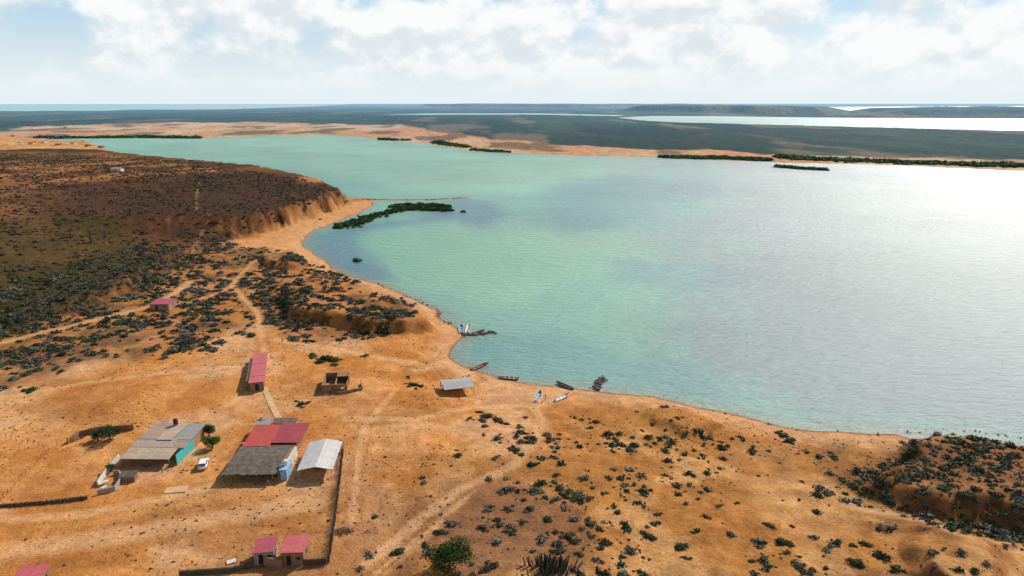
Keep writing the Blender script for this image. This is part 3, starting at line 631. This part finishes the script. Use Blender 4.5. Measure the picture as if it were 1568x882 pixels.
# ---------------------------------------------------------------- boats
def boat(name,p1,p2,mat,inner,rim=None,wid=1.5):
    a=P(*p1);b_=P(*p2);L_=(b_-a).length;c_=(a+b_)/2;c_.z=max(float(height(c_.x,c_.y)[0]),-.12)
    e=empty(name,c_,math.atan2(b_.y-a.y,b_.x-a.x));N=14
    def sec(t,o):
        x_=(t-.5)*L_;hw=wid/2*(1-max(0,(t-.45)/.55)**2.4)*(.82+.18*min(1,t/.25));z_=.55+.35*t**3;kb=.0+.35*max(0,(t-.75)/.25)**2
        hw=max(hw,.03);hw-=o;zb=kb+o
        return [(x_-(o if t==1 else 0),-hw,z_),(x_,-hw*.8,zb+.18),(x_,-hw*.3,zb),(x_,hw*.3,zb),(x_,hw*.8,zb+.18),(x_,hw,z_)]
    def shell(o,nm,mt,flip):
        m_=MB()
        for i in range(N+1):m_.v+=sec(i/N,o if i<N else min(o,.02))
        for i in range(N):
            for j in range(5):
                q=(i*6+j,i*6+j+1,i*6+6+j+1,i*6+6+j);m_.f.append(q[::-1] if flip else q)
        m_.f.append((0,1,2,3,4,5));return m_.obj(nm,mt,e)
    shell(0,'hull',mat,False);shell(.07,'interior',inner,True)
    m_=MB()
    for i in range(N):
        for k in (0,5):
            p=sec(i/N,0)[k];q=sec((i+1)/N,0)[k];m_.tube((p[0],p[1],p[2]+.02),(q[0],q[1],q[2]+.02),.06,.06,5)
    m_.obj('gunwale',rim or mat,e);m_=MB()
    for t in (.2,.42,.64):
        hw=-sec(t,.07)[0][1];m_.box(((t-.5)*L_,0,.46),(.28,hw*1.9,.05))
    m_.obj('thwarts',rim or WOOD,e)
    MB().box((-L_/2-.12,0,.75),(.28,.3,.45)).box((-L_/2-.15,0,.3),(.12,.1,.7)).obj('outboard_motor',BLK,e,.05)
RB=simple('red_boat_paint',(.30,.06,.04),(.18,.05,.035),1.5,.5);GB=simple('grey_boat_paint',(.13,.14,.15),(.2,.19,.17),1.5,.5);WB=simple('white_boat_paint',(.72,.70,.66),(.55,.53,.5),1.5,.4);BBt=simple('blue_boat_paint',(.10,.22,.34),(.2,.3,.36),1.5,.4)
boat('rowing_boat',(722,567),(748,560),RB,RB,simple('boat_rim',(.5,.18,.11),(.4,.13,.08)))
boat('rowing_boat',(793,582),(762,579),GB,GB,WB);boat('rowing_boat',(877,597),(852,588),GB,GB,WOOD)
boat('fishing_boat',(820,616),(828,602),WB,BBt,WB,1.7);boat('fishing_boat',(850,615),(873,606),WB,WB,WB,1.4)
boat('fishing_boat',(706,511),(706,499),WB,BBt,WB,1.9);boat('fishing_boat',(715,511),(719,499),WB,WB,WB,1.8);boat('rowing_boat',(724,513),(742,510),GB,WOOD,RB,1.4)
ROCK=simple('rock',(.16,.12,.09),(.09,.07,.055),1.,.9,.6)
ROCK2=simple('sandy_rock',(.30,.16,.08),(.18,.10,.06),1.,.9,.6)
def rocks(name,pts,n,w,s0,s1,z0=0.,mat=ROCK):
    P_=GP(pts);v,f=ico();VV=[];FF=[];o=0
    seg=np.array(P_)
    for _ in range(n):
        t=random.random()*(len(seg)-1);i=int(t);q=seg[i]*(1-(t-i))+seg[min(i+1,len(seg)-1)]*(t-i)
        s_=s0+(s1-s0)*random.random()**2.5;vv=v*(1+rng.uniform(-.25,.25,(12,1)))*np.array([1,.8,.6])*s_
        an=random.uniform(0,6.3);ca,sa=math.cos(an),math.sin(an);vv=np.stack([vv[:,0]*ca-vv[:,1]*sa,vv[:,0]*sa+vv[:,1]*ca,vv[:,2]],1)
        xx=q[0]+random.gauss(0,w);yy=q[1]+random.gauss(0,w)
        VV.append(vv+np.array([xx,yy,z0+random.uniform(-.1,.35)]));FF.append(f+o);o+=12
    return npmesh(name,np.concatenate(VV),np.concatenate(FF),mat)
rocks('rock_jetty',[(709,513),(730,513),(757,509)],150,.6,.3,.8)
rocks('rock_jetty',[(912,598),(917,587),(922,579)],130,.6,.3,.7,.1)
rocks('shore_rocks',[(1085,628),(1110,633),(1160,646),(1200,656),(1250,662),(1310,664),(1370,666),(1420,657),(1510,662),(1568,674)],160,.8,.08,.4,-.05,ROCK2)
rocks('shore_rocks',[(545,425),(590,441),(620,453),(650,465),(672,476),(672,484),(690,497)],130,1.,.15,.6,0,ROCK2)
rocks('shore_rocks',[(700,554),(740,571),(800,587),(900,599),(1000,607),(1040,611)],110,1.,.08,.25,0,ROCK2)
rocks('shore_rocks',[(545,305),(600,306.5),(660,306),(714,303)],160,1.,.4,.9)
# ---------------------------------------------------------------- car
e=empty('parked_car',P(312,714),0);e.rotation_euler=(0,0,math.radians(105))
CW=simple('white_car_paint',(.78,.78,.78),(.74,.74,.74),1,.25,0,0,.5);GL=simple('car_glass',(.02,.03,.04),(.03,.04,.05),1,.1,0,0,.6)
def car():
    W_=1.8
    prof=[(-2.2,.4),(-2.25,.95),(-1.95,1.05),(-1.75,1.65),(.35,1.68),(1.0,1.1),(2.1,.95),(2.25,.7),(2.2,.4)]
    m_=MB();n=len(prof)
    for s_ in (-1,1):
        for a,b_ in prof:m_.v.append((a,s_*W_/2*(.82 if b_>1.5 else .97 if b_>.9 else 1),b_))
    m_.f+=[(i,i+1,n+i+1,n+i) for i in range(n-1)]+[(n-1,0,n,2*n-1)]+[tuple(range(n))[::-1],tuple(range(n,2*n))]
    m_.obj('body',CW,e,.06)
    g=MB()
    for s_ in (-1,1):
        q=[(-1.6,s_*.885,1.1),(.75,s_*.885,1.1),(.25,s_*.78,1.56),(-1.5,s_*.78,1.56)];g.slab(q,.02)
    g.slab([(.98,-.78,1.135),(.98,.78,1.135),(.42,.68,1.665),(.42,-.68,1.665)],.005).slab([(-1.97,-.75,1.1),(-1.97,.75,1.1),(-1.79,.68,1.6),(-1.79,-.68,1.6)],.005);g.obj('windows',GL,e)
    wv=MB()
    for a in (-1.4,1.4):
        for s_ in (-1,1):wv.tube((a,s_*.72,.34),(a,s_*.93,.34),.34,.34,16)
    wv.obj('wheels',BLK,e)
    MB().box((2.24,-.6,.78),(.06,.35,.16)).box((2.24,.6,.78),(.06,.35,.16)).obj('headlights',GL,e)
    MB().box((-2.27,-.7,.85),(.05,.2,.3)).box((-2.27,.7,.85),(.05,.2,.3)).obj('tail_lights',R_RED,e)
car()
# ---------------------------------------------------------------- trees
BARK=simple('bark',(.12,.08,.05),(.07,.05,.035),3,.9)
def tree(name,u,v,R_,h,n,ls,pal):
    p=P(u,v);e=empty(name,p);m_=MB();cl=[]
    m_.tube((0,0,-.3),(.1,.05,h*.35),.22,.16)
    for i in range(9):
        a=i*2.4+random.uniform(-.3,.3);q=random.uniform(.35,.95)*R_;t=(math.cos(a)*q*.75,math.sin(a)*q*.75,h*random.uniform(.5,.85))
        mid=(t[0]*.45+.1,t[1]*.45,h*.5);m_.tube((.1,.05,h*.33),mid,.12,.08,6);m_.tube(mid,t,.08,.03,6);cl.append((t,R_*random.uniform(.32,.5)))
    cl.append(((0,0,h*.85),R_*.45));m_.obj('trunk',BARK,e)
    k=rng.integers(0,len(cl),n);ce=np.array([c_[0] for c_ in cl])[k];rad=np.array([c_[1] for c_ in cl])[k]
    dr=rng.normal(size=(n,3));dr/=np.linalg.norm(dr,axis=1)[:,None]
    pos=ce+dr*(rad*rng.uniform(.3,1.05,n)**.6)[:,None]*np.array([1,1,.7]);pos[:,2]=np.maximum(pos[:,2],.25)
    a=rng.normal(size=(n,3));a/=np.linalg.norm(a,axis=1)[:,None];bb=np.cross(a,rng.normal(size=(n,3)));bb/=np.linalg.norm(bb,axis=1)[:,None]
    s_=ls*rng.uniform(.6,1.3,(n,1));V=np.stack([pos-a*s_,pos-bb*s_*.5,pos+a*s_,pos+bb*s_*.5],1).reshape(-1,3)
    tone=rng.uniform(.6,1.3,len(cl))[k]*rng.uniform(.75,1.3,n)
    cc=np.repeat(pal[rng.integers(0,len(pal),n)]*tone[:,None],4,axis=0)
    o=npmesh('leaves',V,np.arange(4*n).reshape(n,4),VEG,cc);o.parent=e
TP=np.array([(.05,.10,.022),(.07,.13,.03),(.035,.075,.02)])
tree('mesquite_tree',688,872,4.2,4.6,5200,.19,TP*.8)
tree('yard_tree',168,673,3.0,3.,2600,.16,TP*.7);tree('yard_tree',150,674,1.8,2.4,1500,.16,TP*.7)
tree('yard_tree',303,668,2.8,3.2,2600,.16,TP*.8);tree('yard_tree',325,687,2.6,2.8,2400,.15,TP);tree('yard_tree',320,668,2.4,3,1800,.15,TP*.6);tree('yard_tree',402,660,1.6,3.4,1200,.14,TP*.8)
tree('yard_tree',170,722,1.3,1.8,900,.13,TP)
e=empty('columnar_cactus_thicket',P(842,874));m_=MB();CACT=simple('cactus',(.045,.05,.035),(.07,.07,.05),2,.8)
for i in range(150):
    a=random.uniform(0,6.28);q=abs(random.gauss(0,1.6));x_,y_=math.cos(a)*q*1.3,math.sin(a)*q*.8;hh=random.uniform(1.2,2.8)*(1.1-q*.12)
    lx,ly=x_*.12+random.uniform(-.15,.15),y_*.1;m_.tube((x_,y_,-.2),(x_+lx,y_+ly,hh),.13,.11,6);m_.tube((x_+lx,y_+ly,hh),(x_+lx,y_+ly,hh+.12),.11,.03,6)
m_.obj('stems',CACT,e)
# ---------------------------------------------------------------- people
def person(u,v,rz,shirt,trousers):
    e=empty('person',P(u,v),rz)
    J=[(0,0,.95),(0,0,1.2),(0,0,1.42),(0,.0,1.53),(0,.01,1.64),(0,.01,1.73),(.2,0,1.4),(.27,.02,1.12),(.27,.1,.87),(-.2,0,1.4),(-.28,-.02,1.12),(-.26,.08,.87),
       (.1,0,.9),(.13,.1,.5),(.14,.02,.08),(.14,.16,.04),(-.1,0,.9),(-.12,-.02,.5),(-.12,-.16,.08),(-.12,-.02,.04)]
    E=[(0,1),(1,2),(2,3),(3,4),(4,5),(2,6),(6,7),(7,8),(2,9),(9,10),(10,11),(0,12),(12,13),(13,14),(14,15),(0,16),(16,17),(17,18),(18,19)]
    Rd=[.15,.14,.16,.06,.10,.08,.07,.05,.035,.07,.05,.035,.10,.07,.045,.04,.10,.07,.045,.04]
    me=bpy.data.meshes.new('body');me.from_pydata(J,E,[]);o=bpy.data.objects.new('body',me);link(o);o.parent=e
    mt,nt,b=newmat('clothes');tc=nd(nt,'ShaderNodeTexCoord').outputs['Object'];sx=nd(nt,'ShaderNodeSeparateXYZ');nt.links.new(tc,sx.inputs[0])
    f1=mth(nt,'GREATER_THAN',sx.outputs[2],.95);f2=mth(nt,'GREATER_THAN',sx.outputs[2],1.5);f3=mth(nt,'GREATER_THAN',sx.outputs[2],1.68)
    c=mixc(nt,f1,trousers,shirt);c=mixc(nt,f2,c,(.2,.11,.07));c=mixc(nt,f3,c,(.02,.015,.012));nt.links.new(c,b.inputs['Base Color']);me.materials.append(mt)
    o.modifiers.new('skin','SKIN')
    for i,r_ in enumerate(Rd):me.skin_vertices[0].data[i].radius=(r_,r_*(.7 if i<3 else 1))
    me.skin_vertices[0].data[0].use_root=True
    s_=o.modifiers.new('sub','SUBSURF');s_.levels=1;s_.render_levels=1
person(248,724,.5,(.03,.03,.04),(.05,.05,.08));person(259,711,-.8,(.5,.45,.4),(.06,.07,.1));person(411,745,2.,(.1,.3,.4),(.05,.05,.06));person(712,516,.3,(.6,.1,.08),(.05,.05,.08));person(835,612,1.2,(.05,.05,.06),(.1,.1,.12))
# ---------------------------------------------------------------- light, sky
AZ=math.radians(40);EL=math.radians(38)
S=Vector((math.sin(AZ)*math.cos(EL),math.cos(AZ)*math.cos(EL),math.sin(EL)))
ld=bpy.data.lights.new('sun','SUN');ld.energy=4.9;ld.angle=math.radians(.6);ld.color=(1,.95,.87)
lo=bpy.data.objects.new('sun',ld);link(lo);lo.rotation_euler=S.to_track_quat('Z','Y').to_euler();lo.location=(0,0,200)
wd=bpy.data.worlds.new('World');scene.world=wd;wd.use_nodes=True;nt=wd.node_tree;bg=nt.nodes['Background'];bg.inputs['Strength'].default_value=.1
sk=nd(nt,'ShaderNodeTexSky');sk.sky_type='NISHITA';sk.sun_disc=False;sk.sun_elevation=EL;sk.sun_rotation=AZ;sk.altitude=50;sk.air_density=1.;sk.dust_density=1.5;sk.ozone_density=1.5
tc=nd(nt,'ShaderNodeTexCoord').outputs['Generated'];sx=nd(nt,'ShaderNodeSeparateXYZ');nt.links.new(tc,sx.inputs[0])
def mapped(loc,sc):
    m_=nd(nt,'ShaderNodeMapping');m_.inputs['Location'].default_value=loc;m_.inputs['Scale'].default_value=sc;nt.links.new(tc,m_.inputs['Vector']);return m_.outputs[0]
nA=noise(nt,mapped((1.3,.2,.0),(1,1,1.5)),8.,9,.56);nB=noise(nt,mapped((1.3+.008,.2,.028),(1,1,1.5)),8.,9,.56)
nBig=noise(nt,mapped((4.,2.,1.),(1,1,2.5)),2.4,3,.5)
el=sx.outputs[2]
cov=mth(nt,'ADD',mth(nt,'MULTIPLY',nA,.75),mth(nt,'MULTIPLY',nBig,.35))
cov=mth(nt,'ADD',cov,mth(nt,'MULTIPLY',sx.outputs[0],.05))
cm=mrange(nt,cov,.45,.56)
fade=mth(nt,'MULTIPLY',mrange(nt,el,.0,.07),mrange(nt,el,.5,.22))
cm=mth(nt,'MULTIPLY',cm,fade)
sh=mrange(nt,mth(nt,'SUBTRACT',nA,nB),-.09,.05)
ccol=mixc(nt,sh,(7.5,8.1,8.5),(9.7,9.8,9.8))
base=mixc(nt,mrange(nt,el,.0,.20,.97,.3),sk.outputs[0],(8.0,8.9,9.3))
base=mixc(nt,mrange(nt,el,.02,.16,.0,.85),base,(4.1,6.6,8.7))
base=mixc(nt,mrange(nt,el,.2,.6),base,sk.outputs[0])
fin=mixc(nt,cm,base,ccol)
nt.links.new(fin,bg.inputs['Color'])
# ---------------------------------------------------------------- camera
cd=bpy.data.cameras.new('camera');cd.sensor_width=36;cd.lens=36*F/1568;cd.clip_end=400000;cd.clip_start=.5
co=bpy.data.objects.new('camera',cd);link(co);co.location=(0,0,H);co.rotation_euler=(math.pi/2-PITCH,0,0);scene.camera=co
scene.view_settings.view_transform='Standard';scene.view_settings.look='None';scene.view_settings.exposure=0
